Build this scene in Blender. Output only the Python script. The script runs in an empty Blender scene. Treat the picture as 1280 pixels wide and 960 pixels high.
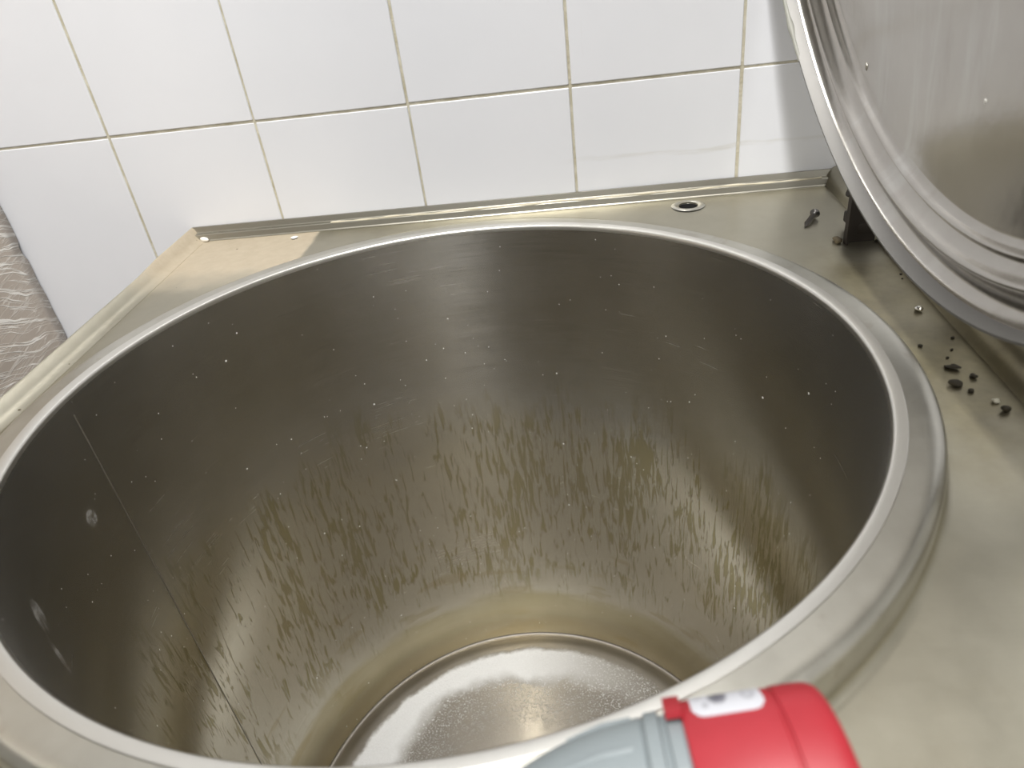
import bpy, bmesh, math, random
from mathutils import Vector, Matrix
random.seed(7)
PI = math.pi
S = bpy.context.scene
COL = S.collection

# ------------------------------------------------------------------ camera
p_, y_, r_ = 0.5493, -0.1398, -0.1336
F = Vector((math.sin(y_)*math.cos(p_), math.cos(y_)*math.cos(p_), -math.sin(p_)))
R0 = Vector((math.cos(y_), -math.sin(y_), 0))
U0 = R0.cross(F)
R1 = R0*math.cos(r_) + U0*math.sin(r_)
U1 = -R0*math.sin(r_) + U0*math.cos(r_)
cam = bpy.data.cameras.new('camera')
cam.sensor_width = 36.0
cam.lens = 871.97/1280*36.0
cam.clip_start = 0.01
cam.dof.use_dof = True
cam.dof.focus_distance = 0.80
cam.dof.aperture_fstop = 8.0
co = bpy.data.objects.new('camera', cam)
COL.objects.link(co)
M4 = Matrix((R1, U1, -F)).transposed().to_4x4()
M4.translation = Vector((0.60882, -0.89899, 0.28658))
co.matrix_world = M4
S.camera = co

# ------------------------------------------------------------------ world, lamps, exposure
W = bpy.data.worlds.new('world'); S.world = W; W.use_nodes = True
W.node_tree.nodes['Background'].inputs[0].default_value = (0.9, 0.95, 1.0, 1)
W.node_tree.nodes['Background'].inputs[1].default_value = 0.3

def area(name, loc, sx, sy, power, col=(1, .985, .965), rot=(0, 0, 0)):
    l = bpy.data.lights.new(name, 'AREA'); l.shape = 'RECTANGLE'
    l.size = sx; l.size_y = sy; l.energy = power; l.color = col
    o = bpy.data.objects.new(name, l); o.location = loc; o.rotation_euler = rot
    COL.objects.link(o); return o
CEIL = 1.75
area('ceiling_lamp', (0.46, -0.80, CEIL-.03), .16, 1.1, 36)
area('ceiling_lamp', (0.46, -2.10, CEIL-.03), .16, 1.1, 32)
area('ceiling_lamp', (1.85, -0.75, CEIL-.03), .26, 1.1, 5)
area('ceiling_lamp', (1.85, -2.30, CEIL-.03), .26, 1.1, 22)

vs = S.view_settings
vs.view_transform = 'Standard'; vs.look = 'None'; vs.gamma = 1.0
vs.exposure = 0.02
vs.use_curve_mapping = False
S.cycles.max_bounces = 14; S.cycles.glossy_bounces = 12; S.cycles.diffuse_bounces = 5

# ------------------------------------------------------------------ node helpers
class NT:
    def __init__(s, name):
        s.m = bpy.data.materials.new(name); s.m.use_nodes = True
        s.t = s.m.node_tree; s.n = s.t.nodes; s.l = s.t.links
        s.b = s.n['Principled BSDF']
    def put(s, sock, v):
        if hasattr(v, 'is_output'): s.l.new(v, sock)
        elif isinstance(v, (tuple, list)):
            v = tuple(v)
            sock.default_value = v + (1,) if (len(v) == 3 and len(sock.default_value) == 4) else v
        else: sock.default_value = v
    def set(s, **k):
        for a, v in k.items(): s.put(s.b.inputs[a.replace('_', ' ')], v)
        return s
    def math(s, op, a, b=0.0, c=None, clamp=False):
        n = s.n.new('ShaderNodeMath'); n.operation = op; n.use_clamp = clamp
        s.put(n.inputs[0], a); s.put(n.inputs[1], b)
        if c is not None: s.put(n.inputs[2], c)
        return n.outputs[0]
    def ss(s, v, lo, hi):                      # smooth step, lo may exceed hi
        n = s.n.new('ShaderNodeMapRange'); n.interpolation_type = 'SMOOTHSTEP'
        s.put(n.inputs[0], v)
        if lo < hi: a, b = 0.0, 1.0
        else: lo, hi, a, b = hi, lo, 1.0, 0.0
        n.inputs[1].default_value = lo; n.inputs[2].default_value = hi
        n.inputs[3].default_value = a; n.inputs[4].default_value = b
        return n.outputs[0]
    def rng(s, v, a, b):
        n = s.n.new('ShaderNodeMapRange'); s.put(n.inputs[0], v)
        n.inputs[1].default_value = .25; n.inputs[2].default_value = .75
        n.inputs[3].default_value = a; n.inputs[4].default_value = b
        return n.outputs[0]
    def mix(s, f, a, b):
        n = s.n.new('ShaderNodeMix'); n.data_type = 'RGBA'
        s.put(n.inputs[0], f); s.put(n.inputs[6], a); s.put(n.inputs[7], b)
        return n.outputs[2]
    def mixf(s, f, a, b):
        n = s.n.new('ShaderNodeMix'); n.data_type = 'FLOAT'
        s.put(n.inputs[0], f); s.put(n.inputs[2], a); s.put(n.inputs[3], b)
        return n.outputs[0]
    def coord(s, kind='Object'):
        return s.n.new('ShaderNodeTexCoord').outputs[kind]
    def pos(s):
        return s.n.new('ShaderNodeNewGeometry').outputs['Position']
    def mul(s, v, k):
        n = s.n.new('ShaderNodeVectorMath'); n.operation = 'MULTIPLY'
        s.put(n.inputs[0], v); n.inputs[1].default_value = k
        return n.outputs[0]
    def sub(s, v, k):
        n = s.n.new('ShaderNodeVectorMath'); n.operation = 'SUBTRACT'
        s.put(n.inputs[0], v); n.inputs[1].default_value = k
        return n.outputs[0]
    def xyz(s, v):
        n = s.n.new('ShaderNodeSeparateXYZ'); s.put(n.inputs[0], v)
        return n.outputs
    def comb(s, x, y, z):
        n = s.n.new('ShaderNodeCombineXYZ')
        s.put(n.inputs[0], x); s.put(n.inputs[1], y); s.put(n.inputs[2], z)
        return n.outputs[0]
    def noise(s, v, scale=1.0, detail=3.0, rough=.5, dist=0.0):
        n = s.n.new('ShaderNodeTexNoise'); s.put(n.inputs['Vector'], v)
        n.inputs['Scale'].default_value = scale; n.inputs['Detail'].default_value = detail
        n.inputs['Roughness'].default_value = rough; n.inputs['Distortion'].default_value = dist
        return n.outputs[0]
    def vor(s, v, scale):
        n = s.n.new('ShaderNodeTexVoronoi'); s.put(n.inputs['Vector'], v)
        n.inputs['Scale'].default_value = scale
        return n.outputs['Distance'], n.outputs['Color']
    def specks(s, v, scale, size, keep):       # sparse round grains, random size
        d, c = s.vor(v, scale)
        x = s.xyz(c)
        rad = s.math('MULTIPLY', x[1], size)
        a = s.math('LESS_THAN', d, rad)
        return s.math('MULTIPLY', a, s.math('LESS_THAN', x[0], keep))
    def bump(s, h, strength, dist):
        n = s.n.new('ShaderNodeBump'); n.inputs['Strength'].default_value = strength
        n.inputs['Distance'].default_value = dist
        s.put(n.inputs['Height'], h)
        s.l.new(n.outputs[0], s.b.inputs['Normal'])

def plain(name, col, rough=.5, metal=0.0, **k):
    t = NT(name); t.set(Base_Color=col, Roughness=rough, Metallic=metal, **k); return t.m

# ------------------------------------------------------------------ materials
MAT = {}
def m_tile():
    t = NT('tile_glaze'); P = t.pos(); x = t.xyz(P)
    n1 = t.noise(t.mul(P, (3, 3, 3)), 1, 3)
    col = t.mix(t.rng(n1, 0, 1), (.70, .715, .75), (.76, .77, .80))
    # greasy wipe line and faint smears
    ln = t.noise(t.mul(P, (6, 1, 60)), 1, 4, .6)
    zc = t.math('ADD', .055, t.math('MULTIPLY', t.math('SUBTRACT', t.noise(t.mul(P, (14, 1, 1)), 1, 2), .5), .015))
    band = t.ss(t.math('ABSOLUTE', t.math('SUBTRACT', x[2], zc)), .0045, .001)
    band = t.math('MULTIPLY', band, t.ss(x[0], .55, .75))
    band = t.math('MULTIPLY', band, t.ss(ln, .40, .60))
    col = t.mix(t.math('MULTIPLY', band, .40), col, (.50, .48, .42))
    dr = t.noise(t.mul(P, (70, 1, 8)), 1, 4, .6)
    up = t.ss(x[2], .14, .30)
    dm = t.math('MULTIPLY', t.ss(dr, .63, .75), t.math('MULTIPLY', up, t.ss(x[0], .3, .6)))
    col = t.mix(t.math('MULTIPLY', dm, .35), col, (.48, .46, .42))
    sp = t.specks(t.comb(x[0], x[2], 0.0), 26, .07, .12)
    col = t.mix(t.math('MULTIPLY', sp, .7), col, (.22, .20, .17))
    t.set(Base_Color=col, Roughness=t.rng(n1, .16, .26))
    t.bump(t.noise(t.mul(P, (9, 9, 9)), 1, 2), .12, .004)
    return t.m
def m_grout():
    t = NT('grout'); P = t.pos()
    n = t.noise(P, 40, 4, .6)
    t.set(Base_Color=t.mix(t.rng(n, 0, 1), (.36, .32, .21), (.66, .63, .53)), Roughness=.9)
    t.bump(t.noise(P, 300, 3), .5, .002)
    return t.m
def steel_base(t, P, lo=(.39, .365, .29), hi=(.50, .475, .39), sc=7):
    a = t.noise(P, sc, 5, .6); b = t.noise(P, sc*6, 4, .65)
    m = t.math('ADD', t.math('MULTIPLY', a, .65), t.math('MULTIPLY', b, .35))
    return t.mix(t.rng(m, 0, 1), lo, hi), m
def m_deck():
    t = NT('worn_steel_deck'); P = t.pos(); x = t.xyz(P)
    col, m = steel_base(t, P)
    rough = t.rng(m, .30, .42)
    nz = t.noise(P, 16, 4, .6)
    # dried tan deposit in the rear corner, with a straight right edge
    xx = t.math('ADD', x[0], t.math('MULTIPLY', t.math('SUBTRACT', nz, .5), .022))
    tan = t.ss(xx, .258, .250)
    yy = t.math('ADD', x[1], t.math('MULTIPLY', t.math('SUBTRACT', nz, .5), .10))
    tan = t.math('MULTIPLY', tan, t.ss(yy, -.19, -.10))
    tcol = t.mix(t.rng(t.noise(P, 60, 4, .7), 0, 1), (.42, .35, .25), (.50, .43, .32))
    # olive grime in the channel by the lid
    ol = t.math('MULTIPLY', t.ss(x[0], .80, .86), t.ss(yy, -.60, -.46))
    ol = t.math('MULTIPLY', ol, t.ss(yy, -.14, -.26))
    ol = t.math('MULTIPLY', ol, t.rng(t.noise(P, 9, 4, .6), .55, 1.0))
    ocol = t.mix(t.rng(t.noise(P, 26, 4, .7), 0, 1), (.09, .07, .03), (.22, .19, .10))
    ring = t.math('MULTIPLY', t.ss(t.noise(P, 34, 4, .6), .50, .68), .15)
    col = t.mix(ring, col, (.40, .36, .27))
    col = t.mix(t.math('MULTIPLY', ol, .97), col, ocol)
    col = t.mix(t.math('MULTIPLY', tan, .92), col, tcol)
    sp = t.math('MULTIPLY', t.specks(t.comb(x[0], x[1], 0.0), 190, .26, .30), t.math('MULTIPLY', t.ss(x[0], .145, .10), t.ss(x[1], -.06, -.03)))
    sp = t.math('MAXIMUM', sp, t.specks(t.comb(x[0], x[1], 0.0), 60, .10, .06))
    col = t.mix(sp, col, (.12, .10, .06))
    metal = t.math('SUBTRACT', 1.0, t.math('ADD', t.math('MULTIPLY', tan, .8), t.math('MULTIPLY', ol, .35)), clamp=True)
    rough = t.mixf(tan, rough, .55); rough = t.mixf(t.math('MULTIPLY', ol, .6), rough, .38)
    t.set(Base_Color=col, Metallic=metal, Roughness=rough)
    t.bump(t.noise(t.mul(P, (30, 400, 30)), 1, 3), .06, .001)
    return t.m
def m_rim():
    t = NT('worn_steel_rim'); P = t.pos(); x = t.xyz(P)
    col, m = steel_base(t, P, (.48, .465, .41), (.62, .605, .545), 9)
    sm = t.ss(t.noise(P, 30, 4, .6), .58, .68)
    col = t.mix(t.math('MULTIPLY', sm, .4), col, (.42, .38, .32))
    sp = t.specks(t.comb(x[0], x[1], 0.0), 45, .09, .10)
    col = t.mix(sp, col, (.85, .84, .80))
    t.set(Base_Color=col, Metallic=t.math('SUBTRACT', 1.0, sp), Roughness=t.rng(m, .27, .38))
    t.bump(t.noise(P, 160, 3), .05, .001)
    return t.m
SPL = [(.0431, .0995), (.1821, .0778), (.1940, .1102)]
def m_wall_steel():
    # u = metres round the wall, v = metres below the rim
    t = NT('brushed_steel_vessel'); uv = t.coord('UV'); x = t.xyz(uv)
    br = t.noise(t.mul(uv, (9, 500, 1)), 1, 4, .65)
    br2 = t.noise(t.mul(t.comb(t.math('ADD', x[0], t.math('MULTIPLY', x[1], .6)), t.math('SUBTRACT', x[1], t.math('MULTIPLY', x[0], .06)), 0.0), (13, 430, 1)), 1, 4, .7, .4)
    big = t.noise(t.mul(uv, (5, 6, 1)), 1, 4, .6)
    col = t.mix(t.rng(big, 0, 1), (.52, .51, .48), (.59, .575, .54))
    col = t.mix(t.math('MULTIPLY', t.ss(br2, .54, .72), .42), col, (.74, .73, .71))
    rough = t.math('ADD', t.rng(br, .22, .27), t.math('MULTIPLY', t.math('SUBTRACT', big, .5), .10))
    # yellowish film left below the old water line
    wf = t.math('ADD', x[1], t.math('MULTIPLY', t.math('SUBTRACT', big, .5), .20))
    col = t.mix(t.math('MULTIPLY', t.ss(wf, .22, .36), .8), col, (.62, .575, .455))
    # dried drip streaks: thin runs under a former water line
    pat = t.noise(t.mul(uv, (9, 4.0, 1)), 1, 3, .6)
    st = t.noise(t.mul(uv, (170, 23, 1)), 1, 4, .6, .6)
    st2 = t.noise(t.mul(uv, (30, 7, 1)), 1, 2, .5)
    wl = t.math('ADD', x[1], t.math('MULTIPLY', t.math('SUBTRACT', st2, .5), .22))
    band = t.math('MULTIPLY', t.ss(wl, .22, .31), t.ss(wl, .68, .56))
    th = t.math('SUBTRACT', .95, t.math('ADD', t.math('MULTIPLY', pat, .56), t.math('MULTIPLY', st2, .22)))
    df = t.math('SUBTRACT', st, th)
    drip = t.math('MULTIPLY', t.ss(df, -.01, .03), band)
    edge = t.math('MULTIPLY', t.math('MULTIPLY', t.ss(df, -.05, -.01), t.ss(df, .03, .0)), band)
    dcol = t.mix(t.rng(t.noise(t.mul(uv, (6, 4, 1)), 1, 2), 0, 1), (.35, .305, .115), (.34, .30, .165))
    col = t.mix(t.math('MULTIPLY', drip, .74), col, dcol)
    col = t.mix(t.math('MULTIPLY', edge, .22), col, (.20, .18, .14))
    # yellow film towards the floor
    fn = t.noise(t.mul(uv, (6, 22, 1)), 1, 4, .6)
    lo = t.math('MULTIPLY', t.ss(t.math('ADD', x[1], t.math('MULTIPLY', fn, .05)), .668, .690), t.rng(fn, .6, 1.0))
    col = t.mix(t.math('MULTIPLY', lo, .75), col, (.42, .36, .19))
    pt = t.math('MULTIPLY', t.ss(t.noise(t.mul(uv, (9, 26, 1)), 1, 3, .5), .58, .66), t.ss(x[1], .48, .56))
    col = t.mix(t.math('MULTIPLY', pt, .35), col, (.42, .34, .17))
    sp = t.math('MAXIMUM', t.specks(uv, 42, .060, .36), t.specks(t.mul(uv, (1, .7, 1)), 210, .11, .10))
    sp2 = t.specks(t.mul(uv, (1, .8, 1)), 110, .085, .20)
    sp = t.math('MAXIMUM', sp, sp2)
    col = t.mix(sp, col, (.90, .89, .86))
    # two dried splashes beside the weld seam
    def oval(u0, v0, ru, rv):
        a = t.math('DIVIDE', t.math('SUBTRACT', x[0], u0), ru); b = t.math('DIVIDE', t.math('SUBTRACT', x[1], v0), rv)
        return t.ss(t.math('ADD', t.math('MULTIPLY', a, a), t.math('MULTIPLY', b, b)), 1.2, .6)
    spl = t.math('MAXIMUM', oval(SPL[0][0], SPL[0][1], .008, .010), t.math('MAXIMUM', oval(SPL[1][0], SPL[1][1], .009, .016), oval(SPL[2][0], SPL[2][1], .004, .020)))
    spl = t.math('MULTIPLY', spl, t.math('MULTIPLY', t.ss(t.noise(t.mul(uv, (90, 60, 1)), 1, 4, .7), .35, .65), .45))
    col = t.mix(spl, col, (.70, .69, .67)); sp = t.math('MAXIMUM', sp, spl)
    met = t.math('SUBTRACT', 1.0, t.math('ADD', sp, t.math('MULTIPLY', drip, .08)), clamp=True)
    rough = t.mixf(drip, rough, .26)
    tg = t.n.new('ShaderNodeTangent'); tg.direction_type = 'UV_MAP'; tg.uv_map = 'UVMap'
    t.set(Base_Color=col, Metallic=met, Roughness=rough, Anisotropic=.90, Anisotropic_Rotation=.25, Tangent=tg.outputs[0])
    h = t.math('ADD', t.math('MULTIPLY', t.math('ADD', br, br2), .4), t.math('MULTIPLY', drip, .8))
    t.bump(h, .10, .0010)
    return t.m
def m_floor_steel():
    t = NT('limescale_steel_floor'); P = t.sub(t.pos(), (.48, -.3988, -.76)); x = t.xyz(P)
    r = t.math('SQRT', t.math('ADD', t.math('MULTIPLY', x[0], x[0]), t.math('MULTIPLY', x[1], x[1])))
    n = t.noise(P, 28, 5, .7); n2 = t.noise(P, 330, 4, .75); n3 = t.noise(P, 7, 3, .5)
    col, m = steel_base(t, P, (.24, .22, .20), (.32, .30, .27), 9)
    rr = t.math('ADD', r, t.math('MULTIPLY', t.math('SUBTRACT', n, .5), .018))
    outer = t.ss(rr, .300, .290)
    inner = t.ss(t.math('ADD', rr, t.math('MULTIPLY', t.math('SUBTRACT', n3, .5), .09)), .225, .258)
    side = t.ss(t.math('ADD', x[0], t.math('MULTIPLY', n3, .06)), .24, -.02)
    white = t.math('MULTIPLY', t.math('MULTIPLY', outer, inner), side)
    white = t.math('MULTIPLY', white, t.rng(n2, .85, 1.0))
    gr = t.math('MULTIPLY', t.ss(rr, .302, .29), t.ss(rr, .14, .23))
    gr = t.math('MULTIPLY', gr, t.ss(n2, .54, .60))
    white = t.math('MAXIMUM', white, t.math('MULTIPLY', gr, .75))
    col = t.mix(white, col, (.86, .87, .88))
    t.set(Base_Color=col, Metallic=t.math('SUBTRACT', 1.0, white), Roughness=t.mixf(white, t.rng(m, .46, .58), .8))
    t.bump(t.math('MULTIPLY', n2, t.math('ADD', .15, white)), .45, .0025)
    return t.m
def m_lid():
    t = NT('stained_steel_lid'); P = t.coord('Object'); x = t.xyz(P)
    col, m = steel_base(t, P, (.43, .405, .37), (.53, .505, .465), 6)
    st = t.noise(t.mul(P, (5, 34, 1)), 1, 6, .65, .5)
    msk = t.ss(t.noise(P, 5, 2), .40, .58)
    col = t.mix(t.math('MULTIPLY', t.math('MULTIPLY', t.ss(st, .46, .70), msk), .50), col, (.60, .59, .56))
    col = t.mix(t.math('MULTIPLY', t.ss(t.noise(t.mul(P, (9, 30, 1)), 1, 5, .65), .52, .75), .4), col, (.36, .33, .29))
    t.set(Base_Color=col, Metallic=1.0, Roughness=t.rng(m, .17, .26))
    t.bump(t.noise(P, 90, 4), .05, .002)
    return t.m
def m_film():
    t = NT('protective_film'); P = t.pos(); x = t.xyz(P)
    v = t.comb(x[1], x[2], 0.0)
    n = t.noise(v, 9, 3, .5)
    a = t.mul(t.comb(t.math('ADD', x[2], t.math('MULTIPLY', x[1], .30)), t.math('MULTIPLY', n, .06), 0.0), (1, 1, 1))
    w = t.noise(t.mul(t.comb(t.math('ADD', t.math('ADD', x[2], t.math('MULTIPLY', x[1], .35)), t.math('MULTIPLY', n, .05)), x[1], 0.0), (85, 3.0, 1)), 1, 3, .55, .25)
    ridge = t.ss(t.math('ABSOLUTE', t.math('SUBTRACT', w, .52)), .030, .004)
    w2 = t.noise(t.mul(t.comb(t.math('SUBTRACT', x[2], t.math('MULTIPLY', x[1], .25)), x[1], 0.0), (140, 10, 1)), 1, 2, .5, .5)
    ridge2 = t.ss(t.math('ABSOLUTE', t.math('SUBTRACT', w2, .5)), .03, .0)
    rd = t.math('MAXIMUM', ridge, t.math('MULTIPLY', ridge2, .5))
    rd = t.math('MULTIPLY', rd, t.ss(t.noise(v, 14, 2), .28, .46))
    col = t.mix(t.rng(n, 0, 1), (.42, .36, .30), (.50, .435, .37))
    col = t.mix(t.math('MULTIPLY', rd, .9), col, (.92, .90, .84))
    t.set(Base_Color=col, Roughness=.28, Metallic=.15, Coat_Weight=.5, Coat_Roughness=.15)
    t.bump(t.math('ADD', rd, t.math('MULTIPLY', n, .8)), .5, .002)
    return t.m
def m_red():
    t = NT('red_plastic'); P = t.coord('Object')
    n = t.noise(P, 60, 3)
    t.set(Base_Color=t.mix(t.rng(n, 0, 1), (.30, .014, .022), (.335, .018, .028)), Roughness=.46)
    return t.m
def m_label():
    t = NT('sticker_print'); uv = t.coord('UV'); x = t.xyz(uv)
    # smudged print: a dark block, a round stamp and a few grey marks on white
    def blob(cx, cy, rx, ry):
        a = t.math('DIVIDE', t.math('SUBTRACT', x[0], cx), rx); b = t.math('DIVIDE', t.math('SUBTRACT', x[1], cy), ry)
        return t.ss(t.math('ADD', t.math('MULTIPLY', a, a), t.math('MULTIPLY', b, b)), 1.3, .5)
    n = t.noise(t.mul(uv, (14, 10, 1)), 1, 3, .7)
    k = t.math('MULTIPLY', blob(.40, .62, .14, .34), t.ss(n, .28, .5))
    ring = t.math('SUBTRACT', blob(.82, .55, .10, .26), t.math('MULTIPLY', blob(.82, .55, .055, .14), .8), clamp=True)
    k = t.math('MAXIMUM', k, t.math('MULTIPLY', ring, .45))
    k = t.math('MAXIMUM', k, t.math('MULTIPLY', blob(.20, .30, .05, .10), .45))
    k = t.math('MAXIMUM', k, t.math('MULTIPLY', blob(.12, .72, .06, .12), .35))
    t.set(Base_Color=t.mix(k, (.55, .56, .60), (.12, .12, .15)), Roughness=.4)
    return t.m
MAT['tile'] = m_tile(); MAT['grout'] = m_grout(); MAT['deck'] = m_deck(); MAT['rim'] = m_rim()
MAT['vessel'] = m_wall_steel(); MAT['bottom'] = m_floor_steel(); MAT['lid'] = m_lid(); MAT['film'] = m_film()
MAT['red'] = m_red(); MAT['label'] = m_label()
MAT['grey_plastic'] = plain('grey_plastic', (.21, .24, .25), .45)
MAT['dark_grey'] = plain('dark_grey_plastic', (.17, .19, .20), .45)
MAT['black_rubber'] = plain('black_rubber', (.03, .03, .032), .6)
MAT['steel'] = plain('plain_steel', (.55, .54, .52), .35, 1.0)
MAT['bracket'] = plain('rusty_shaded_bracket_steel', (.035, .028, .022), .7, .2)  # rusty steel, blackened further to carry the shade inside the open channel
MAT['rust'] = plain('rusty_bolt', (.17, .14, .09), .65, .4)
MAT['screw'] = plain('dark_screw_steel', (.10, .095, .09), .35, .9)
MAT['crumb'] = plain('burnt_crumb', (.035, .028, .015), .7)
MAT['pale_crumb'] = plain('pale_crumb', (.62, .60, .48), .6)
MAT['bead'] = plain('shiny_bead_metal', (.75, .73, .66), .18, 1.0)
MAT['upstand'] = plain('dull_olive_steel', (.36, .345, .295), .38, 1.0)
MAT['lip'] = plain('polished_lip_lit_steel', (.68, .665, .62), .34, 1.0)  # polished lip, base brightened to hold the ceiling's reflection
MAT['lidshell'] = plain('dull_lid_steel', (.21, .205, .195), .55, 1.0)
MAT['seam'] = plain('weld_seam_steel', (.42, .40, .36), .45, 1.0)
MAT['sealant'] = plain('old_sealant', (.62, .57, .44), .7)
MAT['scale_bit'] = plain('white_sealant_bit', (.85, .83, .78), .7)
MAT['gasket'] = plain('flaking_tape', (.36, .36, .32), .6, .1)
MAT['paint'] = plain('grey_wall_paint', (.46, .46, .45), .8)
MAT['ceiling'] = plain('ceiling_paint', (.62, .62, .60), .9)
MAT['void'] = plain('inside_shade', (.02, .02, .02), .9)  # near-black colour stands in for shade inside the holes and screw slot
def m_floor():
    t = NT('floor_tile'); P = t.pos()
    t.set(Base_Color=t.mix(t.rng(t.noise(P, 6, 4), 0, 1), (.22, .19, .165), (.30, .27, .24)), Roughness=.5); return t.m
MAT['floor'] = m_floor()

# ------------------------------------------------------------------ mesh helpers
def obj(name, verts, faces, mat, parent=None, smooth=None, uvs=None, mw=None):
    me = bpy.data.meshes.new(name)
    me.from_pydata([tuple(v) for v in verts], [], faces); me.update()
    if uvs is not None:
        l = me.uv_layers.new(name='UVMap')
        for lp in me.loops: l.data[lp.index].uv = uvs[lp.vertex_index]
    bm = bmesh.new(); bm.from_mesh(me); bmesh.ops.recalc_face_normals(bm, faces=bm.faces); bm.to_mesh(me); bm.free()
    if smooth is not None:
        me.shade_smooth(); me.set_sharp_from_angle(angle=math.radians(smooth))
    me.materials.append(MAT[mat])
    o = bpy.data.objects.new(name, me); COL.objects.link(o)
    if mw is not None: o.matrix_world = mw
    if parent is not None:
        o.parent = parent
        o.matrix_parent_inverse = parent_matrix(parent).inverted()
    return o
def parent_matrix(o):
    m = o.matrix_basis.copy()
    return m if o.parent is None else parent_matrix(o.parent) @ o.matrix_parent_inverse @ m
def thing(name, label, cat, loc=(0, 0, 0), group=None):
    o = bpy.data.objects.new(name, None); COL.objects.link(o); o.location = loc
    o.empty_display_size = .05
    o['label'] = label; o['category'] = cat
    if group: o['group'] = group
    return o
def tag(o, label, cat, group=None):
    o['label'] = label; o['category'] = cat
    if group: o['group'] = group
    return o
def struct(o): o['kind'] = 'structure'; return o
def boxm(x0, x1, y0, y1, z0, z1, bev=0.0, seg=2):
    bm = bmesh.new()
    vv = [bm.verts.new((x, y, z)) for z in (z0, z1) for y in (y0, y1) for x in (x0, x1)]
    for f in ((0, 1, 3, 2), (4, 6, 7, 5), (0, 4, 5, 1), (2, 3, 7, 6), (0, 2, 6, 4), (1, 5, 7, 3)): bm.faces.new([vv[i] for i in f])
    if bev: bmesh.ops.bevel(bm, geom=list(bm.edges), offset=bev, segments=seg, profile=.5, affect='EDGES')
    bm.verts.index_update()
    v = [tuple(q.co) for q in bm.verts]; f = [[q.index for q in fc.verts] for fc in bm.faces]; bm.free()
    return v, f
def box(name, b, mat, parent=None, bev=0.0, mw=None):
    v, f = boxm(*b, bev=bev); return obj(name, v, f, mat, parent, 35 if bev else None, mw=mw)
def smoothprof(pts, k=4):                      # Catmull-Rom through profile points
    out = []
    for i in range(len(pts)-1):
        a = pts[max(i-1, 0)]; b = pts[i]; c = pts[i+1]; d = pts[min(i+2, len(pts)-1)]
        for j in range(k):
            s = j/k
            out.append(tuple(.5*((2*b[q]) + (c[q]-a[q])*s + (2*a[q]-5*b[q]+4*c[q]-d[q])*s*s + (3*b[q]-a[q]-3*c[q]+d[q])*s**3) for q in (0, 1)))
    out.append(pts[-1]); return out
def lathe(prof, n=128, c=(0, 0, 0), start=0.0, uvr=.338, dv=None):
    V, Fc, UV = [], [], []
    ln = [0.0]
    for i in range(1, len(prof)): ln.append(ln[-1] + math.hypot(prof[i][0]-prof[i-1][0], prof[i][1]-prof[i-1][1]))
    m = len(prof)
    for j in range(n+1):
        a = start + 2*PI*j/n; ca, sa = math.cos(a), math.sin(a)
        for i, (r, z) in enumerate(prof):
            V.append((c[0]+r*ca, c[1]+r*sa, c[2]+z)); UV.append((2*PI*j/n*uvr, ln[i]))
    for j in range(n):
        for i in range(m-1):
            a = j*m+i; b = (j+1)*m+i
            Fc.append((a, b, b+1, a+1))
    return V, Fc, UV
def weld(o, d=1e-5):
    bm = bmesh.new(); bm.from_mesh(o.data); bmesh.ops.remove_doubles(bm, verts=bm.verts, dist=d)
    bmesh.ops.dissolve_degenerate(bm, edges=bm.edges, dist=1e-6)
    bmesh.ops.recalc_face_normals(bm, faces=bm.faces); bm.to_mesh(o.data); bm.free()
def tube(path, rad, n=8, cap=True):
    V, Fc = [], []; path = [Vector(p) for p in path]
    for i, p in enumerate(path):
        t = (path[min(i+1, len(path)-1)] - path[max(i-1, 0)]).normalized()
        u = t.cross(Vector((0, 0, 1)));  u = t.cross(Vector((0, 1, 0))) if u.length < .05 else u
        u.normalize(); w = t.cross(u); r = rad[i] if isinstance(rad, (list, tuple)) else rad
        for k in range(n): V.append(p + (u*math.cos(2*PI*k/n) + w*math.sin(2*PI*k/n))*r)
    for i in range(len(path)-1):
        for k in range(n): Fc.append((i*n+k, i*n+(k+1) % n, (i+1)*n+(k+1) % n, (i+1)*n+k))
    if cap: Fc += [tuple(range(n-1, -1, -1)), tuple((len(path)-1)*n+k for k in range(n))]
    return V, Fc
def axis_matrix(origin, ax, up=(0, 0, 1)):     # local z along ax
    z = Vector(ax).normalized(); x = Vector(up).cross(z).normalized(); y = z.cross(x)
    m = Matrix((x, y, z)).transposed().to_4x4(); m.translation = Vector(origin); return m

# ------------------------------------------------------------------ the room
FLOOR = -.95
ZR, TW, TH, G = .1437, .2, .3, .0032
wall = struct(box('wall_back', (-2.0, 2.6, .0022, .12, FLOOR, CEIL), 'grout'))
tv, tf = boxm(G/2, TW-G/2, 0, .008, G/2, TH-G/2, bev=.0009, seg=1)
first = None
for j in range(-4, 6):
    for i in range(-6, 11):
        z = ZR + j*TH
        if z + TH > CEIL: continue
        if first is None:
            first = obj('tile', tv, tf, 'tile', wall); o = first
        else:
            o = first.copy(); COL.objects.link(o)
        o.location = (i*TW + random.uniform(-.0004, .0004), random.uniform(0, .0006), z + random.uniform(-.0004, .0004))
        o.rotation_euler = (random.uniform(-.002, .002), 0, random.uniform(-.002, .002))
struct(box('floor', (-2.0, 2.6, -3.6, .0, FLOOR-.1, FLOOR), 'floor'))
struct(box('ceiling', (-2.0, 2.6, -3.6, .0, CEIL, CEIL+.1), 'ceiling'))
struct(box('wall_left', (-2.1, -2.0, -3.6, .0, FLOOR, CEIL), 'paint'))
struct(box('wall_right', (2.6, 2.7, -3.6, .0, FLOOR, CEIL), 'paint'))
struct(box('wall_front', (-2.0, 2.6, -3.7, -3.6, FLOOR, CEIL), 'paint'))

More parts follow.
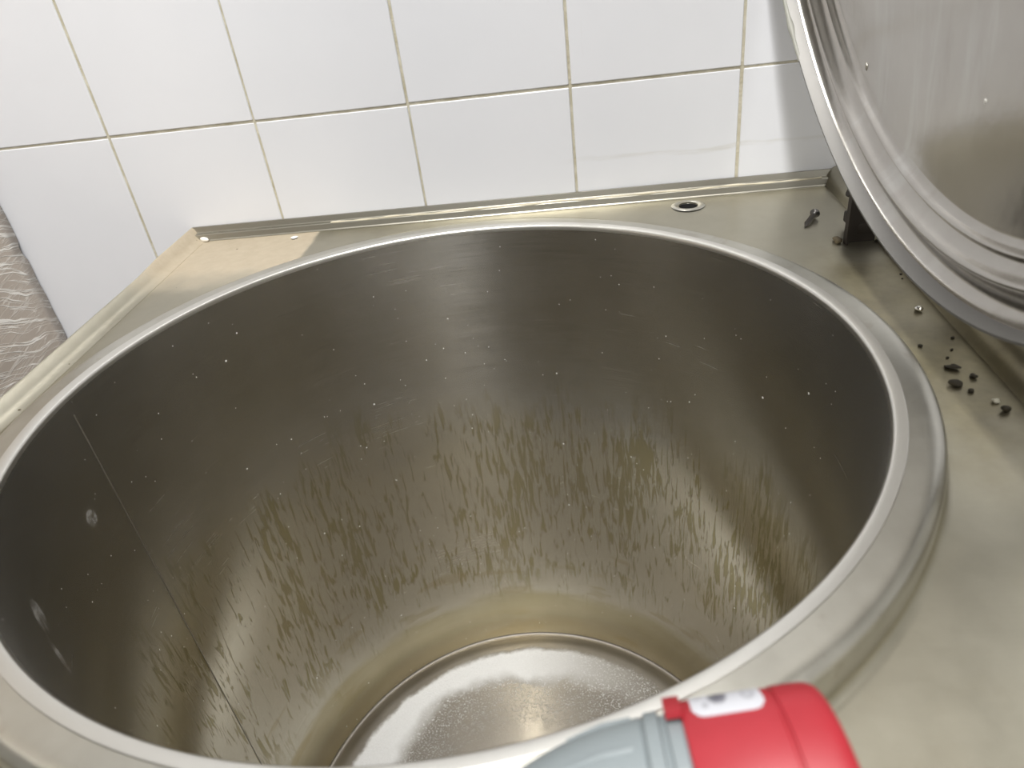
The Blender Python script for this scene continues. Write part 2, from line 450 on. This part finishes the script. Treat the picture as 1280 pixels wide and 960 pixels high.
# ------------------------------------------------------------------ kettle
CX, CY = .480, -.3988
SL = .043
XL, XR, YB, YF = .078, .906, -.013, -.800
dz = lambda y: SL*y
K = thing('boiling_kettle', 'large open stainless steel boiling kettle with round deep vessel and raised lid', 'kettle', (CX, CY, FLOOR))

# rim ring with bead lip
rim = smoothprof([(.3703, -.060), (.3703, -.030), (.3703, -.010), (.3690, -.0042), (.3655, -.0012), (.3610, 0), (.355, .0001)], 4)
rim += [(.350, .0), (.3476, .0), (.3474, -.001)]
lip = [(.3476, -.001), (.3475, .0004)] + smoothprof([(.3470, .0007), (.3440, .0002), (.3410, -.0005), (.3395, -.0012), (.3386, -.0028), (.3382, -.006)], 3)
v, f, u = lathe(rim, 192, (CX, CY, 0)); v = [(a, b, max(c, dz(b)-.0003) if math.hypot(a-CX, b-CY) > .357 else c) for a, b, c in v]; o = obj('rim_ring', v, f, 'rim', K, 50); weld(o)
v, f, u = lathe(lip, 192, (CX, CY, 0)); o = obj('rim_lip', v, f, 'lip', K, 35); weld(o)
# vessel wall
prof = [(.3382, -.006 - .04*i) for i in range(0, 18)] + smoothprof([(.3380, -.715), (.3375, -.738), (.3360, -.752), (.3335, -.7605)], 4)
v, f, u = lathe(prof, 192, (CX, CY, 0), start=math.radians(182)); o = obj('vessel_wall', v, f, 'vessel', K, 60, u)
# vessel floor
prof = smoothprof([(.3342, -.7596), (.3320, -.7628), (.3270, -.7632), (.3200, -.7605), (.3100, -.7580), (.298, -.7580), (.270, -.7600), (.20, -.7640), (.10, -.7665), (.0005, -.7670)], 4)
v, f, u = lathe(prof, 128, (CX, CY, 0)); o = obj('vessel_floor', v, f, 'bottom', K, 50); weld(o)
# vertical weld seam on the wall
sa = math.radians(182.1)
v, f = tube([(CX + .3381*math.cos(sa), CY + .3381*math.sin(sa), -.02 - .03*i) for i in range(24)], .0006, 6)
obj('weld_seam', v, f, 'seam', K, 60)

# deck plate: from the ring out to the rectangle, gently falling to the front
def rect_r(a):
    c, s = math.cos(a), math.sin(a); t = 1e9
    if c > 1e-9: t = min(t, (XR-CX)/c)
    if c < -1e-9: t = min(t, (XL-CX)/c)
    if s > 1e-9: t = min(t, (YB-CY)/s)
    if s < -1e-9: t = min(t, (YF-CY)/s)
    return t
angs = sorted([2*PI*i/240 for i in range(240)] + [math.atan2(y-CY, x-CX) % (2*PI) for x in (XL, XR) for y in (YB, YF)])
V, Fc = [], []; NR = 12
for a in angs:
    r1 = rect_r(a); c, s = math.cos(a), math.sin(a)
    for i in range(NR):
        r = .3702 + (0, .0004, .0009, .0016, .0026, .0042, .0075)[i] if i < 7 else .3777 + (r1-.3777)*((i-6)/(NR-7))
        x, y = CX+r*c, CY+r*s
        z = dz(y) + min(.005, max(0, .35*(-dz(y)-.006)))*math.exp(-(r-.3702)/.0018)      # fillet where the plate meets the ring
        V.append((x, y, z))
n = len(angs)
for j in range(n):
    for i in range(NR-1):
        a, b = j*NR+i, ((j+1) % n)*NR+i; Fc.append((a, a+1, b+1, b))
# thickness below
nv = len(V)
V += [(x, y, z-.003) for x, y, z in V]
Fc += [tuple(q+nv for q in reversed(fc)) for fc in list(Fc)]
for j in range(n):
    a, b = j*NR, ((j+1) % n)*NR; Fc.append((a, b, b+nv, a+nv))
    a, b = a+NR-1, b+NR-1; Fc.append((b, a, a+nv, b+nv))
deck = obj('deck_plate', V, Fc, 'deck', K, 35)
def cut(o, x, y, r):
    v, f, _ = lathe([(0.00001, .03), (r, .03), (r, -.03), (0.00001, -.03)], 32, (x, y, dz(y)))
    c = obj('cutter', v, f, 'deck'); weld(c)
    m = o.modifiers.new('b', 'BOOLEAN'); m.object = c; m.operation = 'DIFFERENCE'; m.solver = 'EXACT'
    bpy.context.view_layer.update()
    dg = bpy.context.evaluated_depsgraph_get()
    me = bpy.data.meshes.new_from_object(o.evaluated_get(dg))
    o.modifiers.clear(); o.data = me; bpy.data.objects.remove(c)
cut(deck, .7351, -.0392, .0115)
cut(deck, .2231, -.0321, .0042)
deck.data.name = 'deck_plate'
# pressed collar round the tap hole
hc = (.7351, -.0392, dz(-.0392))
v, f, u = lathe(smoothprof([(.0114, -.0012), (.0118, -.0004), (.0125, .0002), (.0155, .0014), (.0185, .0012), (.0205, .0002)], 3), 40, hc)
obj('tap_hole_collar', v, f, 'rim', K, 60)
v, f, u = lathe([(.0115, -.0010), (.0113, -.05), (.0001, -.05)], 32, hc); obj('hole_shade_lining', v, f, 'void', K, 40)
v, f, u = lathe([(.0041, -.001), (.0041, -.02), (.0001, -.02)], 20, (.2231, -.0321, dz(-.0321))); obj('hole_shade_lining', v, f, 'void', K, 40)

def extr(name, prof, pts, mat, parent=K, ang=30):        # profile (a,b) swept over point/axes list
    V, Fc = [], []; m = len(prof)
    for (o_, ax, bx) in pts:
        for a, b in prof: V.append(Vector(o_) + Vector(ax)*a + Vector(bx)*b)
    for j in range(len(pts)-1):
        for i in range(m-1): Fc.append((j*m+i, j*m+i+1, (j+1)*m+i+1, (j+1)*m+i))
    for j in (0, len(pts)-1): Fc.append(tuple(j*m+i for i in range(m)))
    return obj(name, V, Fc, mat, parent, ang)
# rear upstand: (distance out from the wall, height)
UX, UY, UZ = Vector((1, 0, 0)), Vector((0, 1, 0)), Vector((0, 0, 1))
rear = [(.0155, -.0040), (.0150, .0002), (.0138, .0014), (.0122, .0078), (.0112, .0086), (.0050, .0088), (.0040, .0096), (.0022, .0160), (.0004, .0165), (.0004, -.03)]
extr('rear_upstand', rear, [((x, 0, 0), -UY, UZ) for x in (.070, .30, .60, .914)], 'upstand')
# left flange, tapering a little to the front
left = [(-.001, -.045), (.0, .010), (.0012, .0148), (.0040, .0165), (.0068, .0150), (.0120, .0070), (.0175, .0018), (.0230, .0004), (.0240, -.004)]
extr('side_flange', left, [((.065, y, dz(y)), UX, UZ*(1.0 if y > -.15 else .82)) for y in (-.001, -.10, -.15, -.25, -.4, -.6, -.800)], 'deck')
# front lip
front = [(-.004, -.004), (.0, .0008), (.006, .0012), (.012, -.003), (.0135, -.012), (.0135, -.05)]
extr('front_lip', front, [((x, YF+.002, dz(YF)), -UY, UZ) for x in (.065, .4, .7, 1.0)], 'deck')
# hinge housing along the lid side
hz = smoothprof([(.9035, -.0040), (.9055, .0006), (.9085, .0100), (.9150, .0175), (.9240, .0200), (.9500, .0205), (.985, .0205), (.9990, .0140), (1.0, .002)], 3) + [(1.0, -.06)]
extr('hinge_housing', hz, [((0, y, dz(y)*.9), UX, UZ) for y in (-.001, -.2, -.4, -.6, -.812)], 'deck')
# casing and legs
cr_ = lambda d, z: [(.070+d, -.808+d, z), (.998-d, -.808+d, z), (.998-d, -.004-d, z), (.070+d, -.004-d, z)]
V = cr_(0, -.052) + cr_(0, -.86) + cr_(.003, -.86) + cr_(.003, -.052)
Fc = [(a*4+i, a*4+(i+1) % 4, ((a+1) % 4)*4+(i+1) % 4, ((a+1) % 4)*4+i) for a in range(4) for i in range(4)]
obj('casing', V, Fc, 'steel', K)
box('base_pan', (.0735, .9945, -.8045, -.0075, -.862, -.856), 'steel', K)
for x in (.12, .94):
    for y in (-.75, -.06):
        v, f = tube([(x, y, -.862), (x, y, -.93), (x, y, FLOOR+.012)], [.022, .022, .022], 20); lg = obj('leg', v, f, 'steel', K, 40)
        v, f = tube([(x, y, FLOOR+.014), (x, y, FLOOR+.0005)], [.030, .034], 20); obj('foot', v, f, 'black_rubber', lg, 40)
# bits left at the rear corner
def blob(name, p, s, mat, parent=None, seed=0, sub=2, flat=(1, 1, 1), rz=0, rough=.22):
    rnd = random.Random(seed); bm = bmesh.new(); bmesh.ops.create_icosphere(bm, subdivisions=sub, radius=1)
    k = [Vector((rnd.uniform(-1, 1), rnd.uniform(-1, 1), rnd.uniform(-1, 1))).normalized() for _ in range(6)]
    for q in bm.verts:
        d = 1 + sum(rough*.5*math.sin(3*q.co.dot(kk)+i) for i, kk in enumerate(k))*.5
        q.co = Vector((q.co.x*flat[0]*s*d, q.co.y*flat[1]*s*d, q.co.z*flat[2]*s*d))
    bmesh.ops.rotate(bm, verts=bm.verts, cent=(0, 0, 0), matrix=Matrix.Rotation(rz, 3, 'Z'))
    zmin = min(q.co.z for q in bm.verts)
    v = [tuple(q.co + Vector((0, 0, -zmin-.0002))) for q in bm.verts]; bm.verts.index_update()
    f = [[q.index for q in fc.verts] for fc in bm.faces]; bm.free()
    return obj(name, v, f, mat, parent, 60, mw=Matrix.Translation(p))
blob('sealant_lump', (.0885, -.014, dz(-.014)), .0065, 'scale_bit', K, 3, flat=(1.3, .5, .5), rz=-.5)
# sealant bead in the rear upstand groove
v, f = tube([(x, -.0105 + .0006*math.sin(x*90), .0090 + .0005*math.sin(x*57)) for x in [.27 + i*.01 for i in range(64)]], [.0012 + .0005*math.sin(i*1.7) for i in range(64)], 6)
obj('sealant_bead', v, f, 'sealant', K, 60)

# hinge bracket: open channel under the lid edge
def bracket(y0):
    zt = .047
    w = .0022; x0, x1, y1 = .8735, .904, y0+.009; zb = dz(y0)
    pts = [(x0, y0), (x0, y1), (x1, y1), (x1, y1-w), (x0+w, y1-w), (x0+w, y0)]
    V = [(x, y, dz(y)-.001) for x, y in pts] + [(x, y, zt) for i, (x, y) in enumerate(pts)]
    Fc = [tuple(reversed(range(6))), tuple(range(6, 12))] + [(i, (i+1) % 6, 6+(i+1) % 6, 6+i) for i in range(6)]
    b = obj('hinge_bracket', V, Fc, 'bracket', K); b['label'] = 'rusty hinge bracket below the lid, its colour darkened with painted shade'
    blob('bolt', (x0-.0055, y0+.010, dz(y0)), .0045, 'rust', b, 5, flat=(1, 1.1, .8), rough=.5)
    v, f = tube([(.8800, y0+.028, .040), (.9300, y0+.028, .012)], .006, 10); obj('hinge_pin', v, f, 'bracket', b, 40)
    v, f = boxm(.885, .93, y0+.006, y0+.05, .0, .012, bev=.002); obj('hinge_knuckle', v, f, 'bracket', b, 35)
bracket(-.190)
for yy_ in (-.300, -.500):                      # straps that carry the lid from the housing
    V = []
    for y in (yy_-.016, yy_+.016):
        V += [(.952, y, dz(y)*.9+.0195), (.962, y, dz(y)*.9+.0195), (.945, y, .085), (.905, y, .150), (.897, y, .150), (.931, y, .082)]
    Fc = [(0, 1, 2, 3, 4, 5), (11, 10, 9, 8, 7, 6)] + [(i, (i+1) % 6, 6+(i+1) % 6, 6+i) for i in range(6)]
    obj('hinge_strap', V, Fc, 'steel', K)

# lid, standing open: local x runs up the lid, local z is the face normal towards the vessel
TH_L = math.radians(99.67); LR = .385
d = Vector((math.cos(TH_L), 0, math.sin(TH_L))); nn = Vector((-math.sin(TH_L), 0, math.cos(TH_L)))
LM = Matrix((d, (0, 1, 0), nn)).transposed().to_4x4(); LM.translation = Vector((.850, CY, .0447)) + d*LR
dish = smoothprof([(.0005, -.050), (.10, -.0485), (.20, -.0445), (.29, -.0385), (.325, -.0355), (.3405, -.0325)], 4)
dish += smoothprof([(.3435, -.0300), (.3460, -.0252), (.3475, -.0250), (.3500, -.0275), (.3560, -.0225), (.3595, -.0158), (.3620, -.0146), (.3648, -.0165), (.3690, -.0215), (.3740, -.0226), (.3800, -.0205), (.3838, -.0150), (.3846, -.0120)], 3)
v, f, u = lathe(dish, 192); lid = obj('lid', v, f, 'lid', K, 50, mw=LM); weld(lid)
lid['label'] = 'round stainless lid standing open on its hinge'
skirt = [(.3846, -.0125), (.3850, -.0008), (.3853, 0), (.3872, 0), (.3876, -.0008), (.3878, -.018)] + smoothprof([(.3875, -.020), (.384, -.026), (.372, -.034), (.35, -.043), (.28, -.060), (.18, -.072), (.08, -.077), (.0005, -.078)], 3)
v, f, u = lathe(skirt, 192); o = obj('lid_shell', v, f, 'lidshell', lid, 40, mw=LM); weld(o)
# flaking tape on the lip, upper rear part of the edge
pts = []
for i in range(40):
    a = math.radians(60 + i*(133.4-60)/39); pts.append(Vector((.3868*math.cos(a), .3868*math.sin(a), -.001)))
v, f = tube(pts, [.0026 + .0016*math.sin(i*2.3)*math.sin(i*.9) for i in range(40)], 7); obj('edge_tape', v, f, 'gasket', lid, 60, mw=LM)
lx = lambda al, y, off: LM @ Vector((al, y, off))
o = blob('weld_spot', (0, 0, 0), .0042, 'scale_bit', lid, 9, flat=(1.2, .7, .35), rough=.6); o.data.materials[0] = MAT['rim']
o.matrix_world = LM @ Matrix.Translation((-.2701, .1944, -.0372))
o = blob('weld_spot', (0, 0, 0), .0022, 'scale_bit', lid, 11, flat=(1, 1, .3))
o.matrix_world = LM @ Matrix.Translation((-.2642, -.0013, -.0412))

# ------------------------------------------------------------------ plug
PR = .0414; phi = math.radians(5); tilt = math.radians(7)
pax = Vector((math.cos(phi)*math.cos(tilt), math.sin(phi)*math.cos(tilt), math.sin(tilt))); pend = Vector((.6840, -.7720, .0335))
PM = axis_matrix(pend, pax) @ Matrix.Scale(PR/.05, 4)                     # local z along the plug, 0 at the red mouth
Pg = thing('power_plug', 'red and grey industrial power plug with white sticker lying against the rim', 'plug', (pend.x-.05*pax.x, pend.y-.05*pax.y, dz(-.78)))
v, f, u = lathe(smoothprof([(.040, -.012), (.0425, -.001), (.0445, 0), (.0478, -.0008), (.0495, -.004), (.050, -.010), (.0500, -.0185)], 3) + [(.0490, -.0190), (.0490, -.0200)] + [(.0496, -.0206), (.0496, -.0560), (.0488, -.0575), (.046, -.058)], 96)
o = obj('red_sleeve', v, f, 'red', Pg, 40, mw=PM); weld(o); red = o
v, f, u = lathe([(.0001, -.030), (.042, -.030), (.042, -.001)], 48); o = obj('socket_insert', v, f, 'dark_grey', Pg, 40, mw=PM); weld(o)
# red tongue that reaches over the grey collar
def patch(a0, a1, z0, z1, r, th=.0016, na=14, nz=6, round_=0.0):
    V, Fc, UV = [], [], []
    for lay in (0, 1):
        for i in range(na+1):
            for j in range(nz+1):
                s, t_ = i/na, j/nz
                a = a0 + (a1-a0)*s; z = z0 + (z1-z0)*t_
                if round_:
                    ex = max(0, abs(t_-.5)*2 - (1-round_))/round_
                    sh = (1 - math.sqrt(max(0, 1-ex*ex)))*round_*.5*abs(z1-z0)/r
                    am = (a0+a1)/2; half = abs(a1-a0)/2
                    a = am + (a-am)*(half-sh)/half
                rr = r + th*lay
                V.append((rr*math.cos(a), rr*math.sin(a), z)); UV.append((t_, s))
    m = (na+1)*(nz+1); idx = lambda l, i, j: l*m + i*(nz+1) + j
    for i in range(na):
        for j in range(nz):
            Fc.append((idx(1, i, j), idx(1, i+1, j), idx(1, i+1, j+1), idx(1, i, j+1)))
            Fc.append((idx(0, i, j), idx(0, i, j+1), idx(0, i+1, j+1), idx(0, i+1, j)))
    for i in range(na):
        for j in (0, nz): Fc.append((idx(0, i, j), idx(0, i+1, j), idx(1, i+1, j), idx(1, i, j)))
    for j in range(nz):
        for i in (0, na): Fc.append((idx(0, i, j), idx(0, i, j+1), idx(1, i, j+1), idx(1, i, j)))
    return V, Fc, UV
# angle on the plug that faces straight up
upv = PM.to_3x3().inverted() @ Vector((0, 0, 1)); AU = math.atan2(upv.y, upv.x)
bkv = PM.to_3x3().inverted() @ Vector((0, 1, 0)); AB = math.atan2(bkv.y, bkv.x)
sgn = 1 if (AB-AU) % (2*PI) < PI else -1
A = lambda deg: AU + sgn*math.radians(deg)      # degrees from straight up towards the vessel
v, f, u = patch(A(62), A(30), -.0570, -.0640, .0490, .0030, 10, 3); obj('lock_tongue', v, f, 'red', red, 40, mw=PM)
v, f, u = patch(A(26), A(58), -.0530, -.0235, .0497, .0004, 16, 12, .35); obj('sticker', v, f, 'label', Pg, 60, u, mw=PM).__setitem__('label', 'white sticker with smudged grey print')
v, f, u = lathe([(.040, -.0570), (.0462, -.0575), (.0470, -.0585), (.0470, -.0640), (.0452, -.0650), (.0452, -.0668), (.0474, -.0676), (.0474, -.0730), (.046, -.0740), (.040, -.0745)], 96)
o = obj('grey_collar', v, f, 'grey_plastic', Pg, 30, mw=PM); weld(o)
v, f, u = lathe(smoothprof([(.040, -.0738), (.0452, -.0742), (.0456, -.080), (.0440, -.094), (.0405, -.110), (.0350, -.126), (.0280, -.142), (.0225, -.158), (.0190, -.176), (.0180, -.188), (.0120, -.190)], 4), 96)
o = obj('grey_body', v, f, 'grey_plastic', Pg, 40, mw=PM); weld(o)
for k in range(10):
    a = 2*PI*k/10
    v, f = tube([((.0455-q*.0)*math.cos(a) if s == 0 else (.0445 if s == 1 else .0410)*math.cos(a), (.0455 if s == 0 else (.0445 if s == 1 else .0410))*math.sin(a), (-.079, -.092, -.108)[s]) for s, q in ((0, 0), (1, 0), (2, 0))], [.0014, .0016, .001], 6)
    obj('grip_rib', v, f, 'grey_plastic', o, 60, mw=PM)
cable = [PM @ Vector((0, 0, -.186)), PM @ Vector((0, 0, -.22))]
e = cable[-1]; cable += [e + Vector((-.05, -.016, -.006)), e + Vector((-.10, -.030, -.018)), e + Vector((-.14, -.048, -.055)), e + Vector((-.155, -.056, -.15)), e + Vector((-.15, -.060, -.5)), e + Vector((-.15, -.062, FLOOR + .03 - e.z))]
fine = []
for i in range(len(cable)-1):
    a, b, c, d_ = cable[max(i-1, 0)], cable[i], cable[i+1], cable[min(i+2, len(cable)-1)]
    for j in range(6):
        s = j/6; fine.append(.5*((2*b) + (c-a)*s + (2*a-5*b+4*c-d_)*s*s + (3*b-a-3*c+d_)*s**3))
fine.append(cable[-1])
v, f = tube(fine, .011, 14); obj('cable', v, f, 'black_rubber', Pg, 60)

# ------------------------------------------------------------------ cabinet with film
Cb = thing('steel_cabinet', 'steel cabinet side wrapped in creased beige protective film beside the tiled wall', 'cabinet', (-.48, -.38, FLOOR))
box('cabinet_body', (-.78, -.1945, -.74, -.004, FLOOR+.08, .62), 'steel', Cb, .003)
box('plinth', (-.76, -.215, -.70, -.03, FLOOR, FLOOR+.082), 'dark_grey', Cb)
dr = box('door', (-.775, -.200, -.765, -.742, FLOOR+.10, .60), 'steel', Cb, .003)
v, f = tube([(-.24, -.765, -.10), (-.24, -.795, -.10), (-.24, -.795, .12), (-.24, -.765, .12)], .006, 10); obj('handle', v, f, 'steel', dr, 40)
V, Fc = [], []; ny, nz = 26, 150
for i in range(ny+1):
    for j in range(nz+1):
        t_ = i/ny; z = FLOOR+.09 + (.61-FLOOR-.09)*j/nz
        jag = -.0035 + .0015*abs(math.sin(j*.7)*math.sin(j*.23+1)) + (.004 if j % 17 in (3, 4) else 0)
        y = -.735 + (.735-.005-jag)*t_ ** .8
        ed = 1 - t_**6; cr = ed*.0008*math.sin(z*70+y*25+2*math.sin(y*17)) + ed*.0006*math.sin(z*150-y*40) + (.0004*math.sin(j*1.1) if i == ny else 0)
        V.append((-.1930 + cr, y, z))
for i in range(ny):
    for j in range(nz):
        a = i*(nz+1)+j; Fc.append((a, a+1, a+nz+2, a+nz+1))
o = obj('protective_film', V, Fc, 'film', Cb, 40)
m = o.modifiers.new('s', 'SOLIDIFY'); m.thickness = .0004

# ------------------------------------------------------------------ small loose things on the deck
sp = Vector((.8644, -.1122, dz(-.1122)+.0062)); st = Vector((.8470, -.1372, dz(-.1372)+.0012))
ax = (sp-st).normalized(); L = (sp-st).length
SM = axis_matrix(st, ax)
Sc = thing('loose_screw', 'dark self-tapping screw lying loose on the deck near the hinge bracket', 'screw', (.856, -.125, dz(-.125)))
v, f, u = lathe(smoothprof([(.0001, L+.0016), (.003, L+.0014), (.0052, L+.0002), (.0054, L-.0008), (.0046, L-.0022), (.0026, L-.0044), (.0021, L-.006)], 2), 24); o = obj('screw_head', v, f, 'screw', Sc, 50, mw=SM); weld(o)
v, f = boxm(-.0035, .0035, -.0006, .0006, L+.0010, L+.0017); obj('slot', v, f, 'void', o, mw=SM)
thp = []
for i in range(23): thp += [(.0021 if i < 16 else .0021*(22-i)/6+.0002, L-.0055-(L-.0055)*i/23), (.0031 if i < 15 else .0031*(22-i)/7+.0003, L-.0055-(L-.0055)*(i+.5)/23)]
v, f, u = lathe(thp + [(.0001, 0)], 16); o = obj('screw_shank', v, f, 'screw', Sc, 30, mw=SM); weld(o)

tag(blob('metal_bead', (.8885, -.3331, dz(-.3331)), .0034, 'bead', None, 21, flat=(1.1, 1, .75), rough=.05), 'small shiny metal bead on the grimy channel under the lid edge', 'bead')
CR = [(.8777, -.4223, .0048, 1.5), (.8712, -.4441, .0056, 1.4), (.8867, -.4352, .0038, 1.3), (.8777, -.4529, .0032, 1.2), (.8888, -.4780, .0050, 1.05), (.8681, -.3886, .0024, 1.3), (.8804, -.4079, .0020, 1.1), (.8884, -.3972, .0018, 1), (.8964, -.3798, .0022, 1), (.9000, -.2631, .0018, 1.2), (.898, -.272, .0015, 1)]
CL = ['elongated burnt crumb lying between the largest crumb and the shiny metal bead',
      'largest burnt black crumb, in the cluster on the grimy channel beside the rim',
      'medium burnt crumb of the cluster, closest to the hinge housing',
      'small burnt crumb between the largest crumb and the pale crumb',
      'rounded burnt crumb right beside the pale yellowish crumb',
      'tiny dark crumb by the edge of the kettle rim, apart from the cluster']
for i, (x, y, s, e) in enumerate(CR):
    tag(blob('crumb', (x, y, dz(y)), s*.62, 'crumb', None, 30+i, flat=(e, 1, .7), rz=-.6+i*.5, rough=.5, sub=2),
        CL[i] if i < 6 else ('speck-sized black crumb in the short row between shiny bead and crumb cluster' if i < 9 else 'pinhead black speck on the deck just in front of the hinge bracket'),
        'crumb', 'burnt crumbs in the channel beside the lid' if i < 6 else ('specks leading to the cluster' if i < 9 else 'specks by the hinge bracket'))
tag(blob('pale_crumb', (.888, -.4666, dz(-.4666)), .0024, 'pale_crumb', None, 51, flat=(1.3, .8, .6), rough=.5), 'pale yellowish crumb among the burnt crumbs below the lid', 'crumb')
tag(blob('paper_scrap', (.2231, -.0321, dz(-.0321)), .0042, 'scale_bit', None, 52, flat=(1.15, .6, .35), rz=.3, rough=.4), 'white scrap stuck in the small hole of the tan corner', 'scrap')
